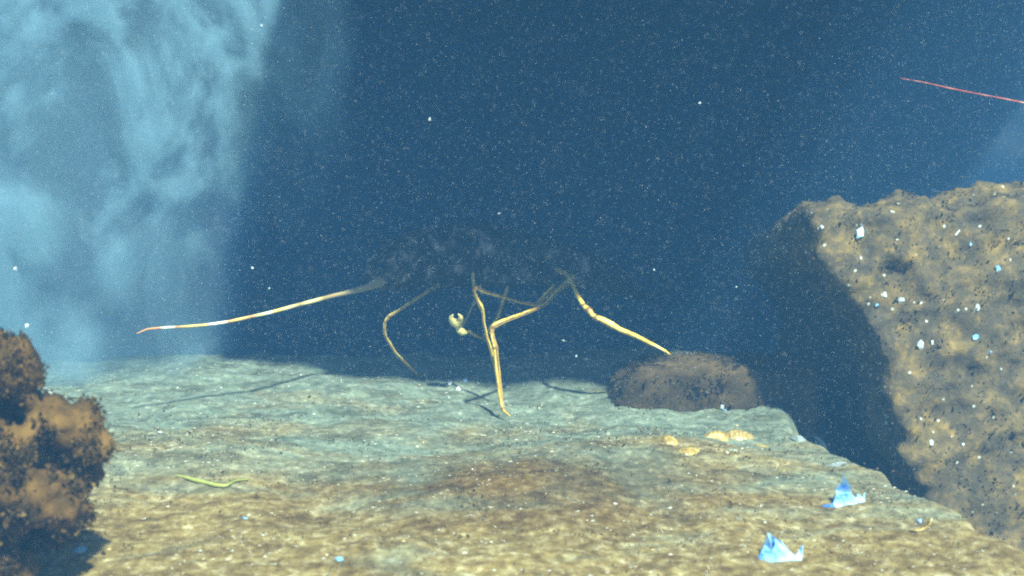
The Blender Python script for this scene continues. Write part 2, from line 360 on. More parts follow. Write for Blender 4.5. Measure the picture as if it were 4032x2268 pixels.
# ------------------------------------------------------------------ tubes, limbs
def tube(path, radii, seg=10, sub=5, flat=1.0, bump=0.0, tens=.28):
    """smooth tapered tube through points (Catmull-Rom), closed ends"""
    P = [np.array(p, float) for p in path]; n = len(P)
    pts, rad = [], []
    for i in range(n - 1):
        p0 = P[max(i - 1, 0)]; p1 = P[i]; p2 = P[i + 1]; p3 = P[min(i + 2, n - 1)]
        for k in range(sub):
            t = k / sub
            m1 = (p2 - p0) * tens; m2 = (p3 - p1) * tens
            h = (2 * t**3 - 3 * t**2 + 1) * p1 + (t**3 - 2 * t**2 + t) * m1 + (-2 * t**3 + 3 * t**2) * p2 + (t**3 - t**2) * m2
            pts.append(h); rad.append(radii[i] * (1 - t) + radii[i + 1] * t)
    pts.append(P[-1]); rad.append(radii[-1])
    vs, fs = [], []; up = np.array([.13, .2, .97]); att = []
    arc = np.concatenate([[0], np.cumsum([np.linalg.norm(pts[i + 1] - pts[i]) for i in range(len(pts) - 1)])])
    ctrl = [arc[min(i * sub, len(arc) - 1)] for i in range(n)]; bends = []
    for i in range(1, n - 1):
        u_, v_ = P[i] - P[i - 1], P[i + 1] - P[i]
        if u_ @ v_ / (np.linalg.norm(u_) * np.linalg.norm(v_)) < .955: bends.append(ctrl[i])
    for i, p in enumerate(pts):
        d = pts[min(i + 1, len(pts) - 1)] - pts[max(i - 1, 0)]; d /= np.linalg.norm(d) + 1e-12
        a = np.cross(d, up)
        if np.linalg.norm(a) < .1: a = np.cross(d, np.array([1, 0, 0]))
        a /= np.linalg.norm(a); b = np.cross(d, a); up = b if b @ up > 0 else -b
        b = up; a = np.cross(b, d)
        jd = max([math.exp(-((arc[i] - q) / (rad[i] * 1.0)) ** 2) for q in bends] + [0])
        for k in range(seg):
            th = 2 * math.pi * k / seg
            r = rad[i] * (1 + bump * math.sin(3.1 * k + 1.7 * i))
            vs.append(p + a * math.cos(th) * r * flat + b * math.sin(th) * r); att.append((.5 + .5 * math.sin(th * 2 + .9), jd, 0, 1))
    L = len(pts)
    for i in range(L - 1):
        for k in range(seg):
            fs.append((i * seg + k, i * seg + (k + 1) % seg, (i + 1) * seg + (k + 1) % seg, (i + 1) * seg + k))
    fs.append(tuple(range(seg))[::-1]); fs.append(tuple((L - 1) * seg + k for k in range(seg)))
    LIMB[id(vs)] = (att, vs)
    return vs, fs

LIMB = {}
def limb_material(name, cols, scale, axis_stretch=(1, 1, 1)):
    m, n, l, b = mat_new(name)
    co = n.new('ShaderNodeTexCoord').outputs['Object']
    mp = n.new('ShaderNodeMapping'); mp.inputs['Scale'].default_value = axis_stretch; l.new(co, mp.inputs[0])
    t = noise_node(n, l, scale, 4, .6, mp.outputs[0], .3); r = ramp(n, cols); l.new(t.outputs[0], r.inputs[0])
    l.new(r.outputs[0], b.inputs['Base Color']); b.inputs['Roughness'].default_value = .35
    return m
def leg_material():
    m, n, l, b = mat_new('yellow leg shell')
    co = n.new('ShaderNodeTexCoord').outputs['Object']
    t = noise_node(n, l, 90, 4, .65, co, .3); r = ramp(n, [(.30, (.38, .18, .02)), (.44, (.68, .45, .05)), (.54, (.84, .68, .10)), (.70, (.88, .82, .30))]); l.new(t.outputs[0], r.inputs[0])
    a = n.new('ShaderNodeAttribute'); a.attribute_name = 'limb'; sp_ = n.new('ShaderNodeSeparateColor'); l.new(a.outputs['Color'], sp_.inputs[0])
    ad = n.new('ShaderNodeMath'); ad.operation = 'MULTIPLY_ADD'; l.new(t.outputs[0], ad.inputs[0]); ad.inputs[1].default_value = .9; l.new(sp_.outputs[0], ad.inputs[2])
    st = ramp(n, [(.0, (0, 0, 0)), (1.0, (0, 0, 0))]); st = n.new('ShaderNodeMapRange'); l.new(ad.outputs[0], st.inputs[0]); st.inputs[1].default_value = 1.08; st.inputs[2].default_value = 1.42
    c = mixc(n, l, st.outputs[0], r.outputs[0], (.20, .085, .02))
    jr = n.new('ShaderNodeMapRange'); l.new(sp_.outputs[1], jr.inputs[0]); jr.inputs[1].default_value = .35; jr.inputs[2].default_value = .95; jr.inputs[4].default_value = .8
    c = mixc(n, l, jr.outputs[0], c, (.12, .05, .02))
    l.new(c, b.inputs['Base Color']); b.inputs['Roughness'].default_value = .4
    return m
M_leg = leg_material()
M_ant = None
def banded():
    """antenna: bands of red-brown, yellow and white along its length (x)"""
    m, n, l, b = mat_new('banded antenna shell')
    co = n.new('ShaderNodeTexCoord').outputs['Object']; sx = n.new('ShaderNodeSeparateXYZ'); l.new(co, sx.inputs[0])
    x0, x1 = at(538, 1300, 1.43).x, at(1560, 1100, 1.6).x
    mr = n.new('ShaderNodeMapRange'); mr.inputs['From Min'].default_value = x0; mr.inputs['From Max'].default_value = x1; l.new(sx.outputs[0], mr.inputs[0])
    red, yel, wht, brn = (.46, .20, .06), (.80, .58, .11), (.85, .88, .72), (.35, .25, .10)
    def pos(px): return (at(px, 1230, 1.45).x - x0) / (x1 - x0)
    st = [(0, (.6, .5, .3)), (pos(600), (.5, .30, .12)), (pos(695), (.55, .25, .1)), (pos(712), wht), (pos(735), wht), (pos(752), red), (pos(800), yel), (pos(850), yel), (pos(870), wht), (pos(915), wht), (pos(930), red), (pos(965), yel), (pos(1010), red), (pos(1045), (.7, .8, .3)), (pos(1075), wht), (pos(1090), yel), (pos(1140), (.8, .72, .3)), (pos(1180), brn), (pos(1205), (.75, .7, .3)), (pos(1235), (.75, .7, .3)), (pos(1260), brn), (pos(1340), (.4, .33, .17))]
    r = ramp(n, st); l.new(mr.outputs[0], r.inputs[0]); l.new(r.outputs[0], b.inputs['Base Color']); b.inputs['Roughness'].default_value = .4
    return m
M_ant = banded()
M_body = mottled('mottled shell', [(.44, (.02, .02, .018)), (.54, (.06, .055, .045)), (.61, (.24, .21, .18)), (.70, (.45, .40, .34))],
                 [(.38, (.2, .2, .2)), (.52, (.45, .45, .42)), (.64, (.85, .8, .75))], 42, 110, bump=.5, rough=.5)
M_eye = plain('black eye', (.01, .01, .01), .1)

# ------------------------------------------------------------------ the lobster
body_c = at(1850, 1075, 1.72)
lob = empty('spiny_lobster', (0, 0, 0)); lob.location = (body_c.x, body_c.y, 0)
tag(lob, 'mottled spiny lobster on thin yellow jointed legs half hidden under the dark ledge', 'lobster')
off = np.array(lob.location)
def lob_part(name, vf, mat, parent=lob):
    vs, fs = vf
    o = mesh_obj(name, [np.array(v) for v in vs], fs, mat)
    at_ = o.data.color_attributes.new('limb', 'FLOAT_COLOR', 'POINT'); lv = LIMB.get(id(vs), ([(0, 0, 0, 1)] * len(vs), 0))[0]
    lv = lv + [(0, .35, 0, 1)] * (len(vs) - len(lv)); at_.data.foreach_set('color', np.array(lv, dtype=np.float32).ravel())
    o.parent = parent; o.matrix_parent_inverse = lob.matrix_basis.inverted() if parent is lob else __import__('mathutils').Matrix.Identity(4)
    return o
# body: head at the left, carapace, then a ringed abdomen running back to the right
def lobster_body():
    spine = [(1450, 1105, 1.60, .016, .014), (1500, 1090, 1.62, .034, .030), (1600, 1065, 1.65, .052, .048), (1750, 1045, 1.69, .062, .058), (1900, 1040, 1.74, .063, .058), (2020, 1045, 1.78, .058, .052),
             (2080, 1050, 1.80, .050, .045), (2130, 1055, 1.82, .054, .047), (2180, 1060, 1.84, .048, .041), (2230, 1068, 1.86, .051, .042), (2280, 1078, 1.88, .044, .036), (2330, 1090, 1.90, .046, .036), (2375, 1102, 1.92, .039, .03), (2420, 1120, 1.94, .040, .028), (2500, 1160, 1.97, .048, .010), (2560, 1190, 1.99, .03, .005)]
    P = [np.array(at(a, b, y)) for a, b, y, _, _ in [(q[0], q[1], q[2] + .03, 0, 0) for q in spine]]; seg = 40; sub = 6
    vs, fs = [], []; L = 0
    for i in range(len(P) - 1):
        for k in range(sub):
            t = k / sub; t2 = t * t * (3 - 2 * t)
            p = P[i] * (1 - t) + P[i + 1] * t; ww = spine[i][3] * (1 - t2) + spine[i + 1][3] * t2; hh = spine[i][4] * (1 - t2) + spine[i + 1][4] * t2
            d = P[min(i + 1, len(P) - 1)] - P[max(i - 1, 0)]; d /= np.linalg.norm(d)
            a = np.cross(d, [0, 0, 1]); a /= np.linalg.norm(a); b = np.cross(a, d)
            for s in range(seg):
                th = 2 * math.pi * s / seg
                vs.append(p + a * math.cos(th) * ww * .8 + b * (math.sin(th) * hh * (1 if math.sin(th) > 0 else .6)))
            L += 1
    vs = np.array(vs)
    for i in range(L - 1):
        for k in range(seg): fs.append((i * seg + k, i * seg + (k + 1) % seg, (i + 1) * seg + (k + 1) % seg, (i + 1) * seg + k))
    fs.append(tuple(range(seg))[::-1]); fs.append(tuple((L - 1) * seg + k for k in range(seg)))
    for j in range(L):                                     # groove across the carapace and overlapping abdomen rings
        u = j / sub; ring = vs[j * seg:(j + 1) * seg]; ctr = ring.mean(0); f = 1.0
        if u < 5.2: f = 1 - .13 * math.exp(-((u - 2.9) / .28) ** 2)
        elif u < 12.6: f = 1.06 - .14 * (u % 1.0)
        vs[j * seg:(j + 1) * seg] = ctr + (ring - ctr) * f
    vs = vs + .003 * np.c_[fbm(vs, 40, 3, .6, 61), fbm(vs, 40, 3, .6, 62), fbm(vs, 40, 3, .6, 63)]
    vs = [v for v in vs]
    # spines on the carapace
    r = np.random.default_rng(5)
    for k in range(130):
        i = r.integers(6, 30); s = r.integers(2, 19); c = vs[i * seg + s]; ctr = np.mean([vs[i * seg + q] for q in range(seg)], 0)
        n = c - ctr; n /= np.linalg.norm(n); n = n + np.array([-.7, -.2, .1]); n /= np.linalg.norm(n); t = np.cross(n, [0.3, .5, .8]); t /= np.linalg.norm(t); b = np.cross(n, t); h = r.uniform(.005, .012); w = h * .28
        j = len(vs); vs += [c + t * w - n * .002, c - t * w * .5 + b * w * .87 - n * .002, c - t * w * .5 - b * w * .87 - n * .002, c + n * h]
        fs += [(j, j + 1, j + 3), (j + 1, j + 2, j + 3), (j + 2, j, j + 3)]
    return vs, fs
lob_part('body', lobster_body(), M_body)
def leg(pts, rad, mat=M_leg, name='leg', seg=10, thin=.76, hairs=22):
    vs, fs = tube([at(*p) for p in pts], [q * thin for q in rad], seg=seg, sub=4, bump=.07, tens=.07)
    r = np.random.default_rng(len(pts)); rings = len(vs) // seg
    for q in range(hairs):                                   # short bristles along the lower segments
        i = int(r.integers(rings // 3, rings - 2)); v = vs[i * seg + int(r.integers(seg))]; c = np.mean(vs[i * seg:(i + 1) * seg], 0); nn = v - c
        nn = nn / (np.linalg.norm(nn) + 1e-9); d = vs[(i + 1) * seg] - vs[i * seg]; d = d / (np.linalg.norm(d) + 1e-9); tip = v + (nn * .8 + d * .7) * r.uniform(.0012, .003)
        t = np.cross(nn, d) * .0004; j = len(vs); vs += [v + t, v - t, v + d * .0007, tip]; fs += [(j, j + 1, j + 3), (j + 1, j + 2, j + 3), (j + 2, j, j + 3)]
    return lob_part(name, (vs, fs), mat)
mm = .001
legs = []
# front leg planted on the silt, its knee bent sharply
legs.append(leg([(2260, 1090, 1.66), (2190, 1150, 1.58), (2150, 1195, 1.53), (2112, 1216, 1.49), (2050, 1240, 1.47), (1990, 1262, 1.455), (1955, 1278, 1.45), (1937, 1290, 1.448), (1937, 1312, 1.446), (1944, 1345, 1.442), (1952, 1372, 1.44), (1952, 1386, 1.438), (1962, 1480, 1.43), (1972, 1570, 1.42), (1980, 1610, 1.412), (1990, 1622, 1.408), (2010, 1638, 1.402)],
    [5*mm, 4*mm, 3.2*mm, 3*mm, 3.2*mm, 3.8*mm, 4.6*mm, 4.2*mm, 3*mm, 3.6*mm, 4.8*mm, 3.8*mm, 4*mm, 3.6*mm, 3*mm, 2*mm, 1*mm]))
# leg folded behind it
legs.append(leg([(2180, 1130, 1.625), (2110, 1200, 1.585), (2038, 1188, 1.555), (1970, 1166, 1.510), (1910, 1150, 1.490), (1882, 1135, 1.480), (1866, 1136, 1.478), (1868, 1152, 1.478), (1880, 1180, 1.480), (1893, 1205, 1.480), (1901, 1225, 1.482), (1905, 1270, 1.485), (1918, 1330, 1.490), (1932, 1375, 1.495), (1948, 1440, 1.500), (1958, 1505, 1.500)],
    [5*mm, 3.5*mm, 2*mm, 2.2*mm, 3.2*mm, 4.4*mm, 3*mm, 2.3*mm, 2.6*mm, 4*mm, 2.6*mm, 2.2*mm, 2.4*mm, 3*mm, 2*mm, 1*mm]))
# right leg reaching to the low rock
legs.append(leg([(2190, 1060, 1.70), (2225, 1075, 1.60), (2251, 1111, 1.53), (2275, 1165, 1.485), (2299, 1206, 1.46), (2318, 1222, 1.452), (2332, 1240, 1.448), (2345, 1250, 1.446), (2375, 1262, 1.444), (2412, 1282, 1.442), (2440, 1298, 1.44), (2500, 1322, 1.44), (2570, 1357, 1.44), (2618, 1382, 1.44), (2642, 1398, 1.44)],
    [5*mm, 4*mm, 3.2*mm, 3.4*mm, 4.4*mm, 5.6*mm, 4*mm, 4.6*mm, 5.4*mm, 5.6*mm, 4.4*mm, 4*mm, 3.2*mm, 2.4*mm, .8*mm]))
# left leg
legs.append(leg([(1760, 1080, 1.70), (1730, 1120, 1.67), (1692, 1143, 1.60), (1614, 1193, 1.545), (1560, 1228, 1.525), (1530, 1246, 1.518), (1516, 1268, 1.518), (1513, 1295, 1.52), (1518, 1325, 1.525), (1559, 1391, 1.545), (1614, 1446, 1.57), (1640, 1472, 1.58), (1648, 1490, 1.585)],
    [4.4*mm, 3.4*mm, 2.6*mm, 2.6*mm, 2.6*mm, 2.8*mm, 2.4*mm, 2.4*mm, 2.4*mm, 2.5*mm, 2.4*mm, 2*mm, .8*mm]))
# small foreleg lifted to the mouth
legs.append(leg([(2000, 1130, 1.68), (1960, 1250, 1.62), (1900, 1332, 1.58), (1850, 1308, 1.52), (1822, 1305, 1.50)], [4*mm, 3*mm, 2.2*mm, 2.2*mm, 2.6*mm]))
def claw():
    A = tube([at(*p) for p in [(1838, 1312, 1.502), (1822, 1308, 1.50), (1808, 1300, 1.498), (1800, 1290, 1.496)]], [1.5*mm, 4.6*mm, 4.2*mm, 2*mm], sub=5, seg=12, bump=.05)
    B = tube([at(*p) for p in [(1806, 1292, 1.497), (1800, 1276, 1.495), (1783, 1266, 1.49), (1776, 1252, 1.487), (1784, 1238, 1.485)]], [3*mm, 5.6*mm, 4.6*mm, 2.8*mm, .8*mm], sub=5, seg=12, bump=.05)
    D = tube([at(*p) for p in [(1800, 1276, 1.493), (1812, 1262, 1.49), (1814, 1248, 1.486), (1804, 1236, 1.484)]], [4.6*mm, 3.6*mm, 2.6*mm, .8*mm], sub=5, seg=12, bump=.05)
    vs, fs = [], []
    for v, f in (A, B, D): n0 = len(vs); vs += list(v); fs += [tuple(i + n0 for i in q) for q in f]
    return lob_part('claw', (vs, fs), plain('pale claw', (.66, .58, .22), .4, .35, 160))
claw()
legs.append(leg([(1860, 1060, 1.70), (1870, 1180, 1.66), (1840, 1250, 1.60), (1815, 1296, 1.53), (1822, 1312, 1.525)], [4*mm, 2*mm, 1.6*mm, 3*mm, 1.4*mm], name='mouthpart'))
lob_part('antenna', tube([at(*p) for p in [(538, 1314, 1.37), (582, 1296, 1.375), (650, 1290, 1.38), (726, 1286, 1.39), (810, 1279, 1.40), (897, 1267, 1.41), (1007, 1243, 1.425), (1062, 1231, 1.435), (1173, 1201, 1.455), (1228, 1187, 1.47), (1311, 1165, 1.50), (1360, 1154, 1.52), (1449, 1130, 1.56), (1500, 1110, 1.60)]],
    [.6*mm, 1.2*mm, 1.4*mm, 1.5*mm, 1.6*mm, 1.8*mm, 1.9*mm, 2*mm, 2.2*mm, 2.4*mm, 2.7*mm, 3*mm, 4.5*mm, 7*mm], seg=10, sub=6, bump=.08), M_ant)
def ball(c, r, seg=14, rings=9):
    bm = bmesh.new(); bmesh.ops.create_uvsphere(bm, u_segments=seg, v_segments=rings, radius=r)
    vs = [np.array(v.co) + np.array(c) for v in bm.verts]; fs = [[v.index for v in f.verts] for f in bm.faces]; bm.free(); return vs, fs
lob_part('eye', ball(at(1500, 1060, 1.60), .007), M_eye)
lob_part('eye', ball(at(1530, 1046, 1.665), .007), M_eye)

# red feeler crossing the water
M_red = limb_material('red feeler', [(.38, (.16, .03, .025)), (.5, (.42, .07, .04)), (.64, (.62, .30, .22))], 45)
fe = mesh_obj('red_feeler', *tube([at(*p) for p in [(3545, 308, 1.30), (3640, 325, 1.30), (3760, 352, 1.30), (3880, 375, 1.30), (4032, 405, 1.30), (4300, 470, 1.32), (4600, 620, 1.36), (4750, 760, 1.42)]],
    [.25*mm, .5*mm, .7*mm, .6*mm, .8*mm, 1*mm, 1.3*mm, 1.6*mm], sub=9, seg=8, bump=.16), M_red)
tag(fe, 'thin straight red feeler crossing the blue water above the large rock', 'feeler')

# ------------------------------------------------------------------ bits lying about
M_scrap = limb_material('pale blue shell', [(.36, (.06, .22, .75)), (.48, (.22, .48, .82)), (.60, (.36, .58, .78)), (.72, (.62, .74, .74))], 75)
M_white = limb_material('white shell', [(.35, (.40, .50, .58)), (.6, (.62, .68, .66)), (.75, (.75, .76, .7))], 90)
M_dull = limb_material('dull grey shell', [(.35, (.20, .25, .26)), (.65, (.36, .42, .42))], 90)
M_blue = limb_material('blue shell', [(.35, (.05, .25, .75)), (.55, (.25, .6, .9)), (.7, (.8, .92, .85))], 70)
M_yel = limb_material('yellow shell', [(.34, (.24, .14, .03)), (.5, (.44, .33, .09)), (.66, (.60, .55, .28))], 80)
M_grn = limb_material('yellow green weed', [(.3, (.22, .30, .05)), (.7, (.42, .44, .12))], 60)

def solid(name, verts, faces, th, mat):
    """thin folded sheet given real thickness"""
    bm = bmesh.new(); vs = [bm.verts.new(v) for v in verts]
    for f in faces: bm.faces.new([vs[i] for i in f])
    bmesh.ops.recalc_face_normals(bm, faces=bm.faces)
    bmesh.ops.subdivide_edges(bm, edges=bm.edges, cuts=2, use_grid_fill=True, fractal=.25, seed=3)
    bmesh.ops.solidify(bm, geom=list(bm.faces), thickness=th)
    me = bpy.data.meshes.new(name); bm.to_mesh(me); bm.free(); me.materials.append(mat)
    o = bpy.data.objects.new(name, me); C.objects.link(o); return o
def place(o, p, sink=0.0):
    o.location = (p[0], p[1], p[2] - sink); return o
k = .000252       # metres per photo pixel at the nearer scrap
def crumpled(name, px, py, pts, faces, sc):
    g = on_bed(px, py)
    return place(solid(name, [(x * sc * .95, d * sc, z * sc * .82) for x, d, z in pts], faces, .0012, M_scrap), g, .003)
s1 = crumpled('shell_scrap', 3320, 1975,
    [(-85, -10, 0), (-45, -25, 18), (-20, 10, 55), (-2, -5, 98), (18, -12, 60), (40, -20, 36), (52, 8, 44), (68, -5, 32), (80, 4, 58), (74, -18, 14), (20, -35, -4), (-30, -40, -6), (30, 30, -5), (-30, 35, -5)],
    [(0, 11, 1), (1, 11, 10), (1, 10, 4), (1, 4, 2), (2, 4, 3), (4, 10, 5), (5, 10, 9), (5, 9, 7), (5, 7, 6), (7, 9, 8), (2, 3, 13), (3, 12, 13), (3, 4, 12)], .00027)
tag(s1, 'jagged blue and white shell scrap with one tall peak, farther of the two big scraps', 'shell scrap', 'big shell scraps on the seabed')
s2 = crumpled('shell_scrap', 3050, 2190,
    [(-85, -5, 0), (-62, -22, 22), (-34, 4, 62), (-22, -4, 116), (-14, -26, 50), (0, 6, 92), (18, -6, 86), (44, -12, 48), (66, -18, 24), (88, 4, 40), (98, -4, 66), (92, -20, 4), (40, -36, -6), (-30, -40, -6), (10, 34, -5), (-45, 30, -5)],
    [(0, 13, 1), (1, 13, 4), (1, 4, 2), (2, 4, 3), (4, 13, 12), (4, 12, 7), (4, 7, 5), (5, 7, 6), (7, 12, 8), (8, 12, 11), (8, 11, 9), (9, 11, 10), (2, 3, 15), (3, 14, 15), (5, 6, 14), (3, 5, 14)], .00025)
tag(s2, 'jagged pale shell scrap with twin white peaks, nearest the bottom edge', 'shell scrap', 'big shell scraps on the seabed')

def chip_mesh(name, size, mat, seed):
    r = np.random.default_rng(seed); bm = bmesh.new()
    for _ in range(12):
        v = r.normal(size=3); v /= np.linalg.norm(v); bm.verts.new(tuple(v * np.array(size) * r.uniform(.75, 1.1) * .5))
    bmesh.ops.convex_hull(bm, input=bm.verts)
    bmesh.ops.delete(bm, geom=[v for v in bm.verts if not v.link_faces], context='VERTS')
    me = bpy.data.meshes.new(name); bm.to_mesh(me); bm.free(); me.materials.append(mat)
    o = bpy.data.objects.new(name, me); C.objects.link(o); return o
dg = None
def hit(px, py):
    """where the sight line through a photo pixel meets the built surface"""
    global dg
    dg = dg or bpy.context.evaluated_depsgraph_get()
    o = Vector((0, 0, CAM_Z)); d = (at(px, py, 1) - o).normalized()
    ok, loc, nor, *_ = S.ray_cast(dg, o, d)
    return (loc, nor) if ok else (at(px, py, 1.5), Vector((0, -1, 0)))
bpy.context.view_layer.update()
G_R, G_B = 'shell chips on the large rock', 'shell chips on the seabed'
chips = [  # px, py, width px, height px, tilt deg, material, label, group
    (3388, 928, 42, 66, 10, M_blue, 'bright blue teardrop chip near the top left of the large rock', G_R),
    (3486, 1162, 34, 30, 0, M_white, 'pale chip upper of the close trio on the large rock', G_R),
    (3452, 1200, 30, 26, 20, M_scrap, 'small pale blue chip lower left of the close trio on the large rock', G_R),
    (3550, 1185, 36, 34, -20, M_white, 'whitish chip right of the close trio on the large rock', G_R),
    (3624, 1362, 34, 60, 8, M_white, 'upright white chip low on the left half of the large rock', G_R),
    (3672, 1350, 16, 22, 0, M_white, 'tiny white chip beside the upright white chip', G_R),
    (3842, 1326, 34, 32, 15, M_blue, 'deep blue chip right of the upright white chip on the large rock', G_R),
    (3848, 1212, 26, 36, 0, M_white, 'white chip above the deep blue chip on the large rock', G_R),
    (3770, 915, 12, 40, 38, M_white, 'thin slanting white sliver high on the large rock', G_R),
    (3820, 962, 18, 18, 0, M_scrap, 'tiny lilac dot chip under the slanting sliver', G_R),
    (3926, 1062, 30, 30, 30, M_scrap, 'lilac chip near the right edge of the large rock', G_R),
    (3900, 1386, 18, 20, 0, M_scrap, 'tiny chip under the deep blue chip on the large rock', G_R),
    (3664, 1745, 22, 30, 0, M_white, 'bright white chip by the dark hollow low on the large rock', G_R),
    (3238, 898, 18, 24, 0, M_white, 'white chip on the left rim of the large rock', G_R),
    (2842, 1600, 20, 30, 10, M_white, 'small white chip on the low shade-darkened rock', G_R),
    (2856, 1618, 18, 18, 40, M_scrap, 'tiny pale blue chip touching the white chip on the low rock', G_R),
    (195, 1548, 26, 92, -58, M_white, 'white rod shaped chip lying on the near brown rock', 'chips by the near rock'),
    (310, 2172, 74, 44, -28, M_scrap, 'white and blue chip at the foot of the near brown rock', 'chips by the near rock'),
    (3372, 1822, 36, 30, 0, M_dull, 'pale grey chip on the dark rim of the seabed by the gap', G_B),
    (3290, 1835, 120, 30, -14, M_dull, 'long flat grey chip lying along the rim of the seabed', G_B),
    (3150, 1735, 70, 40, 20, M_dull, 'broad pale chip below the low rock right corner', G_B),
    (1335, 2205, 42, 26, 0, M_blue, 'blue chip near the bottom edge left of centre', G_B),
    (970, 2042, 40, 22, -10, M_blue, 'small blue chip below the yellow green weed strand', G_B),
    (630, 1706, 26, 18, 0, M_white, 'small pale chip on the silt right of the near rock', G_B),
    (1772, 1512, 24, 30, 0, M_white, 'white chip left of the lobster\'s planted foot', G_B),
    (1806, 1536, 24, 22, 25, M_white, 'whitish chip just below the white chip left of the lobster\'s foot', G_B),
    (1832, 1502, 22, 18, 10, M_scrap, 'faint grey chip nearest the lobster\'s planted leg', G_B),
    (3100, 1828, 18, 34, -20, M_yel, 'tiny upright yellow chip above the twin peak scrap', G_B),
    (3790, 1752, 20, 20, 0, M_white, 'tiny white dot chip far right low on the large rock', G_R),
    (3620, 2058, 30, 26, 0, M_scrap, 'pale chip beside the curved yellow worm tube', G_B),
]
placed = []
for i, (px, py, wpx, hpx, tilt, m, lab, grp) in enumerate(chips):
    placed.append((hit(px, py), i))
for (loc, nor), i in placed:
    px, py, wpx, hpx, tilt, m, lab, grp = chips[i]
    s = loc.y * HT / 2016
    o = chip_mesh('shell_chip', (wpx * s, min(wpx, hpx) * s * .6, hpx * s), m, 100 + i)
    o.location = loc + nor * min(wpx, hpx) * s * .15; o.rotation_euler = (R(-10), R(tilt), 0)
    tag(o, lab, 'chip', grp)

# cluster of shells by the low rock
def shell_mesh(name, L, W, H, mat, ribs=9):
    vs, fs = [], []; nu, nv = 22, 28
    for j in range(nv + 1):
        u = j / nv; prof = (math.sin(math.pi * u ** .72)) ** .6 if 0 < u < 1 else 0.0
        for i in range(nu + 1):
            a = math.pi * i / nu; rib = 1 + .07 * math.cos(ribs * 2 * a)
            vs.append(((u - .5) * L, math.cos(a) * W * .5 * prof * rib, math.sin(a) * H * prof * rib * (1 + .05 * math.sin(u * 40))))
    for j in range(nv):
        for i in range(nu): q = j * (nu + 1) + i; fs.append((q, q + 1, q + nu + 2, q + nu + 1))
    n0 = len(vs); vs += [(x * .94, y * .92, z - .0012) for x, y, z in vs]
    fs += [tuple(reversed([q + n0 for q in f])) for f in fs[:nu * nv]]
    for j in range(nv): 
        a = j * (nu + 1); b = a + nu; fs += [(a, a + nu + 1, a + nu + 1 + n0, a + n0), (b, b + n0, b + nu + 1 + n0, b + nu + 1)]
    return mesh_obj(name, vs, fs, mat)
M_rib = limb_material('ribbed brown shell', [(.35, (.20, .12, .04)), (.5, (.38, .28, .10)), (.65, (.54, .46, .22))], 200, (5, 1, 1))
M_gry = limb_material('grey green shell', [(.35, (.3, .36, .3)), (.65, (.6, .66, .55))], 80)
for px, py, L, W, H, rz, m, lab in [
    (2640, 1738, 62, 60, 34, 10, M_yel, 'small round yellow shell, leftmost of the shells by the low rock'),
    (2722, 1775, 110, 50, 26, 32, M_yel, 'bright yellow oblong shell slanting below the round one'),
    (2815, 1720, 92, 70, 36, 170, M_yel, 'yellow shell with a pale end between the oblong and ribbed shells'),
    (2916, 1722, 112, 72, 38, -5, M_rib, 'ribbed brown shell, largest of the cluster by the low rock'),
    (3002, 1757, 100, 30, 16, -8, M_yel, 'thin flat yellow shell right of the ribbed one'),
    (2890, 1775, 90, 40, 14, -20, M_gry, 'grey green flat shell under the ribbed brown shell')]:
    g = on_bed(px, py); s = g.y * HT / 2016
    o = shell_mesh('sea_shell', L * s * 1.25, W * s * 1.6, H * s * 1.0, m); o.location = g - Vector((0, 0, .0035)); o.rotation_euler = (R(12), 0, R(rz))
    tag(o, lab, 'shell', 'shells by the low rock')
# weed strand and worm tube
def strand(name, pxs, rad, mat, lab, cat, lift=.002):
    P = [on_bed(*p) + Vector((0, 0, lift)) for p in pxs]
    o = mesh_obj(name, *tube(P, rad, seg=8, sub=5, bump=.1), mat); tag(o, lab, cat); return o
strand('weed_strand', [(650, 1888), (690, 1880), (725, 1886), (765, 1898), (810, 1908), (850, 1918), (890, 1920), (930, 1900), (980, 1895)], [.4*mm, .9*mm, 1.6*mm, 2.2*mm, 2.0*mm, 2.1*mm, 1.8*mm, .9*mm, .4*mm], M_grn, 'yellow green weed strand lying on the silt in front of the near rock', 'weed')
strand('worm_tube', [(3580, 2095), (3610, 2098), (3640, 2090), (3660, 2072), (3668, 2050)], [.8*mm, 1.3*mm, 1.4*mm, 1.3*mm, .8*mm], M_yel, 'small curved yellow worm tube on the seabed near the large rock', 'worm tube')

# ------------------------------------------------------------------ stuff: gravel and suspended specks
def crumbs(name, pts, sizes, mat, flat=.6, seed=0):
    r = np.random.default_rng(seed); vs, fs = [], []
    for p, s in zip(pts, sizes):
        q = r.normal(size=(5, 3)); q /= np.linalg.norm(q, axis=1)[:, None]
        base = np.array([(1, 0, 0), (-.6, .8, 0), (-.6, -.8, 0), (0.1, .1, .8), (0, 0, -.5)]) + q * .35
        rot = r.random() * 6.28; c, sn = math.cos(rot), math.sin(rot)
        base = base @ np.array([[c, sn, 0], [-sn, c, 0], [0, 0, flat]]) * np.array([1.3, .8, 1])
        i = len(vs); vs += list(np.array(p) + base * s)
        fs += [(i, i + 1, i + 3), (i + 1, i + 2, i + 3), (i + 2, i, i + 3), (i + 1, i, i + 4), (i + 2, i + 1, i + 4), (i, i + 2, i + 4)]
    return mesh_obj(name, vs, fs, mat, smooth=False)
r = np.random.default_rng(11); n = 22000
pts = np.c_[r.uniform(-.75, .8, n), .82 + 1.0 * r.random(n) ** 1.3]
dens = fbm(np.c_[pts, np.zeros(n)], 9, 3, .6, 41); keep = (dens > -.35) & (r.random(n) < .85); pts = pts[keep]
P3 = np.c_[pts, bed_z(pts) + .0004]
sz = .0005 + .0016 * r.random(len(P3)) ** 4
M_grav = islands('mixed gravel', [(0, (.14, .12, .07)), (.3, (.22, .20, .13)), (.6, (.40, .37, .26)), (.85, (.5, .5, .4)), (.97, (.62, .66, .6)), (1, (.7, .5, .2))])
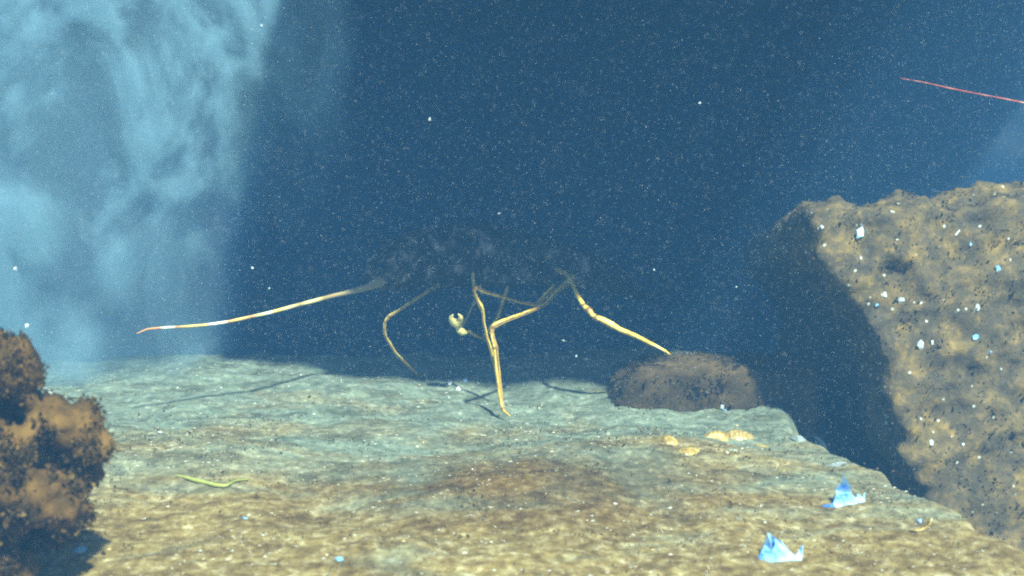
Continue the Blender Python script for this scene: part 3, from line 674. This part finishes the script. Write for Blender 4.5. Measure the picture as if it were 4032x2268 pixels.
tag(crumbs('gravel', P3, sz, M_grav, seed=4), 'fine mixed grit strewn over the seabed', 'gravel', kind='stuff')

M_snow = islands('suspended specks', [(0, (.25, .32, .40)), (.7, (.45, .52, .56)), (1, (.8, .8, .75))])
n = 110000
yy = .55 + 1.1 * r.random(n) ** .75
P3 = np.c_[(r.random(n) * 2 - 1) * .60 * yy, yy, r.uniform(.01, .58, n)]
P3 = P3[(P3[:, 2] > .06) | (r.random(n) < .3)]; yy = P3[:, 1]; n = len(P3)
sz = (.00016 + .00018 * r.random(n) ** 4) * (.5 + .5 * yy)
tag(crumbs('suspended_specks', P3, sz, M_snow, flat=1, seed=5), 'fine pale specks drifting in the blue water', 'specks', kind='stuff')
M_film = islands('ochre film', [(0, (.07, .05, .018)), (.4, (.17, .12, .04)), (.8, (.28, .22, .09)), (1, (.42, .40, .26))], thin=True)
ft = turf('film_tufts', bed, 14000, .0016, M_film, None, lift=.35, seed=9, extra=lambda c: (np.abs(c[:, 0]) < .8) & (c[:, 1] > .82) & (c[:, 1] < 1.5 - .35 * fbm(c, 5, 3, .5, 77) ** 2) & (edge_dist(c[:, :2]) < .03))
tag(ft, 'short ochre film tufts growing on the near seabed', 'algae', kind='stuff')
for px, py, yv, s, lab in [(1693, 468, 1.3, 10, 'largest white fleck drifting in the dark water above the lobster'), (1965, 838, 1.35, 9, 'white fleck floating close above the lobster\'s back'), (993, 1055, 1.35, 9, 'pale fleck floating above the banded antenna'),
                          (2218, 1340, 1.35, 10, 'white fleck floating between the planted leg and the right leg'), (2755, 405, 1.3, 8, 'white fleck drifting in the upper right water'), (1060, 1135, 1.35, 6, 'tiny fleck just above the banded antenna'),
                          (105, 1282, 1.2, 12, 'soft pale fleck floating above the near rock'), (62, 1058, 1.3, 14, 'soft pale fleck at the left edge inside the silt plume'), (2575, 1062, 1.4, 8, 'dim fleck floating right of the lobster\'s right leg'), (1030, 100, 1.3, 7, 'faint fleck inside the silt plume near the top'), (2270, 1402, 1.38, 8, 'dim grey fleck below the white one between the legs'), (2900, 1130, 1.4, 6, 'tiny fleck left of the large rock')]:
    o = chip_mesh('floating_fleck', (s * .00033 * 1.2, s * .0003, s * .00033 * 1.2), M_white, px); o.location = at(px, py, yv)
    tag(o, lab, 'fleck', 'flecks floating in the water')

# ------------------------------------------------------------------ silt plume at the left, lit from above
def plume():
    bm = bmesh.new(); bmesh.ops.create_cube(bm, size=1)
    me = bpy.data.meshes.new('silt_plume'); bm.to_mesh(me); bm.free()
    o = bpy.data.objects.new('silt_plume', me); C.objects.link(o)
    x0, x1, y0, y1, z0, z1 = -1.35, -.14, 1.52, 1.80, .0, .84
    o.location = ((x0 + x1) / 2, (y0 + y1) / 2, (z0 + z1) / 2); o.scale = (x1 - x0, y1 - y0, z1 - z0)
    m = bpy.data.materials.new('silt'); m.use_nodes = True; n = m.node_tree.nodes; l = m.node_tree.links; n.clear()
    out = n.new('ShaderNodeOutputMaterial'); pv = n.new('ShaderNodeVolumePrincipled'); l.new(pv.outputs[0], out.inputs['Volume'])
    pv.inputs['Color'].default_value = (.45, .77, .98, 1); pv.inputs['Anisotropy'].default_value = 0.0
    g = n.new('ShaderNodeNewGeometry').outputs['Position']
    sep = n.new('ShaderNodeSeparateXYZ'); l.new(g, sep.inputs[0])
    mp = n.new('ShaderNodeMapping'); mp.inputs['Rotation'].default_value = (0, R(-32), 0); mp.inputs['Scale'].default_value = (1.15, .3, .58); l.new(g, mp.inputs[0])
    n1 = noise_node(n, l, 9.5, 7, .68, mp.outputs[0], .4)
    n2 = noise_node(n, l, 4, 4, .6, g, .3)
    def math_(op, a, b=None, c=None):
        x = n.new('ShaderNodeMath'); x.operation = op
        for i, v in enumerate((a, b, c)):
            if v is None: continue
            if isinstance(v, (int, float)): x.inputs[i].default_value = v
            else: l.new(v, x.inputs[i])
        return x.outputs[0]
    def rng_(v, a, b):
        q = n.new('ShaderNodeMapRange'); q.interpolation_type = 'SMOOTHSTEP'; l.new(v, q.inputs[0]); q.inputs[1].default_value = a; q.inputs[2].default_value = b; return q.outputs[0]
    # right edge, ragged
    ex = math_('MULTIPLY_ADD', n1.outputs[0], .22, math_('MULTIPLY_ADD', n2.outputs[0], .20, sep.outputs[0]))
    right = rng_(math_('MULTIPLY', ex, -1), .0, .06)
    # lower boundary climbing to the right
    lo = math_('MULTIPLY_ADD', sep.outputs[0], -.75, sep.outputs[2])           # z - .55 x
    lo = math_('MULTIPLY_ADD', n1.outputs[0], .40, lo)
    low = rng_(lo, .60, .98)
    low = math_('MAXIMUM', low, .0)
    dn = rng_(n1.outputs[0], .45, .64)
    d = math_('MULTIPLY', math_('MULTIPLY', right, low), math_('MULTIPLY', math_('MULTIPLY_ADD', dn, 26.0, 4.0), math_('MULTIPLY_ADD', sep.outputs[2], 2.6, .25)))
    near_bed = math_('MULTIPLY', rng_(sep.outputs[2], .17, .0), rng_(math_('MULTIPLY', sep.outputs[0], -1), .34, .60))      # thin layer of silt hugging the bed
    d = math_('ADD', d, math_('MULTIPLY', near_bed, math_('MULTIPLY_ADD', dn, 7.0, 2.0)))
    l.new(d, pv.inputs['Density']); me.materials.append(m)
    tag(o, 'pale blue cloud of stirred silt hanging in the upper left water', 'silt plume', kind='stuff')
plume()

# ------------------------------------------------------------------ the hazy water itself
bm = bmesh.new(); bmesh.ops.create_cube(bm, size=1); me = bpy.data.meshes.new('haze'); bm.to_mesh(me); bm.free()
hz = bpy.data.objects.new('haze', me); C.objects.link(hz); hz.location = (0, 1.2, (-2.2 + 1.45) / 2); hz.scale = (12, 10, 3.65)
m = bpy.data.materials.new('hazy water'); m.use_nodes = True; n = m.node_tree.nodes; l = m.node_tree.links; n.clear()
out = n.new('ShaderNodeOutputMaterial'); pv = n.new('ShaderNodeVolumePrincipled'); l.new(pv.outputs[0], out.inputs['Volume'])
pv.inputs['Color'].default_value = (.12, .375, .80, 1); pv.inputs['Density'].default_value = .135
me.materials.append(m); tag(hz, 'hazy blue water filling the cave', 'haze', kind='stuff')
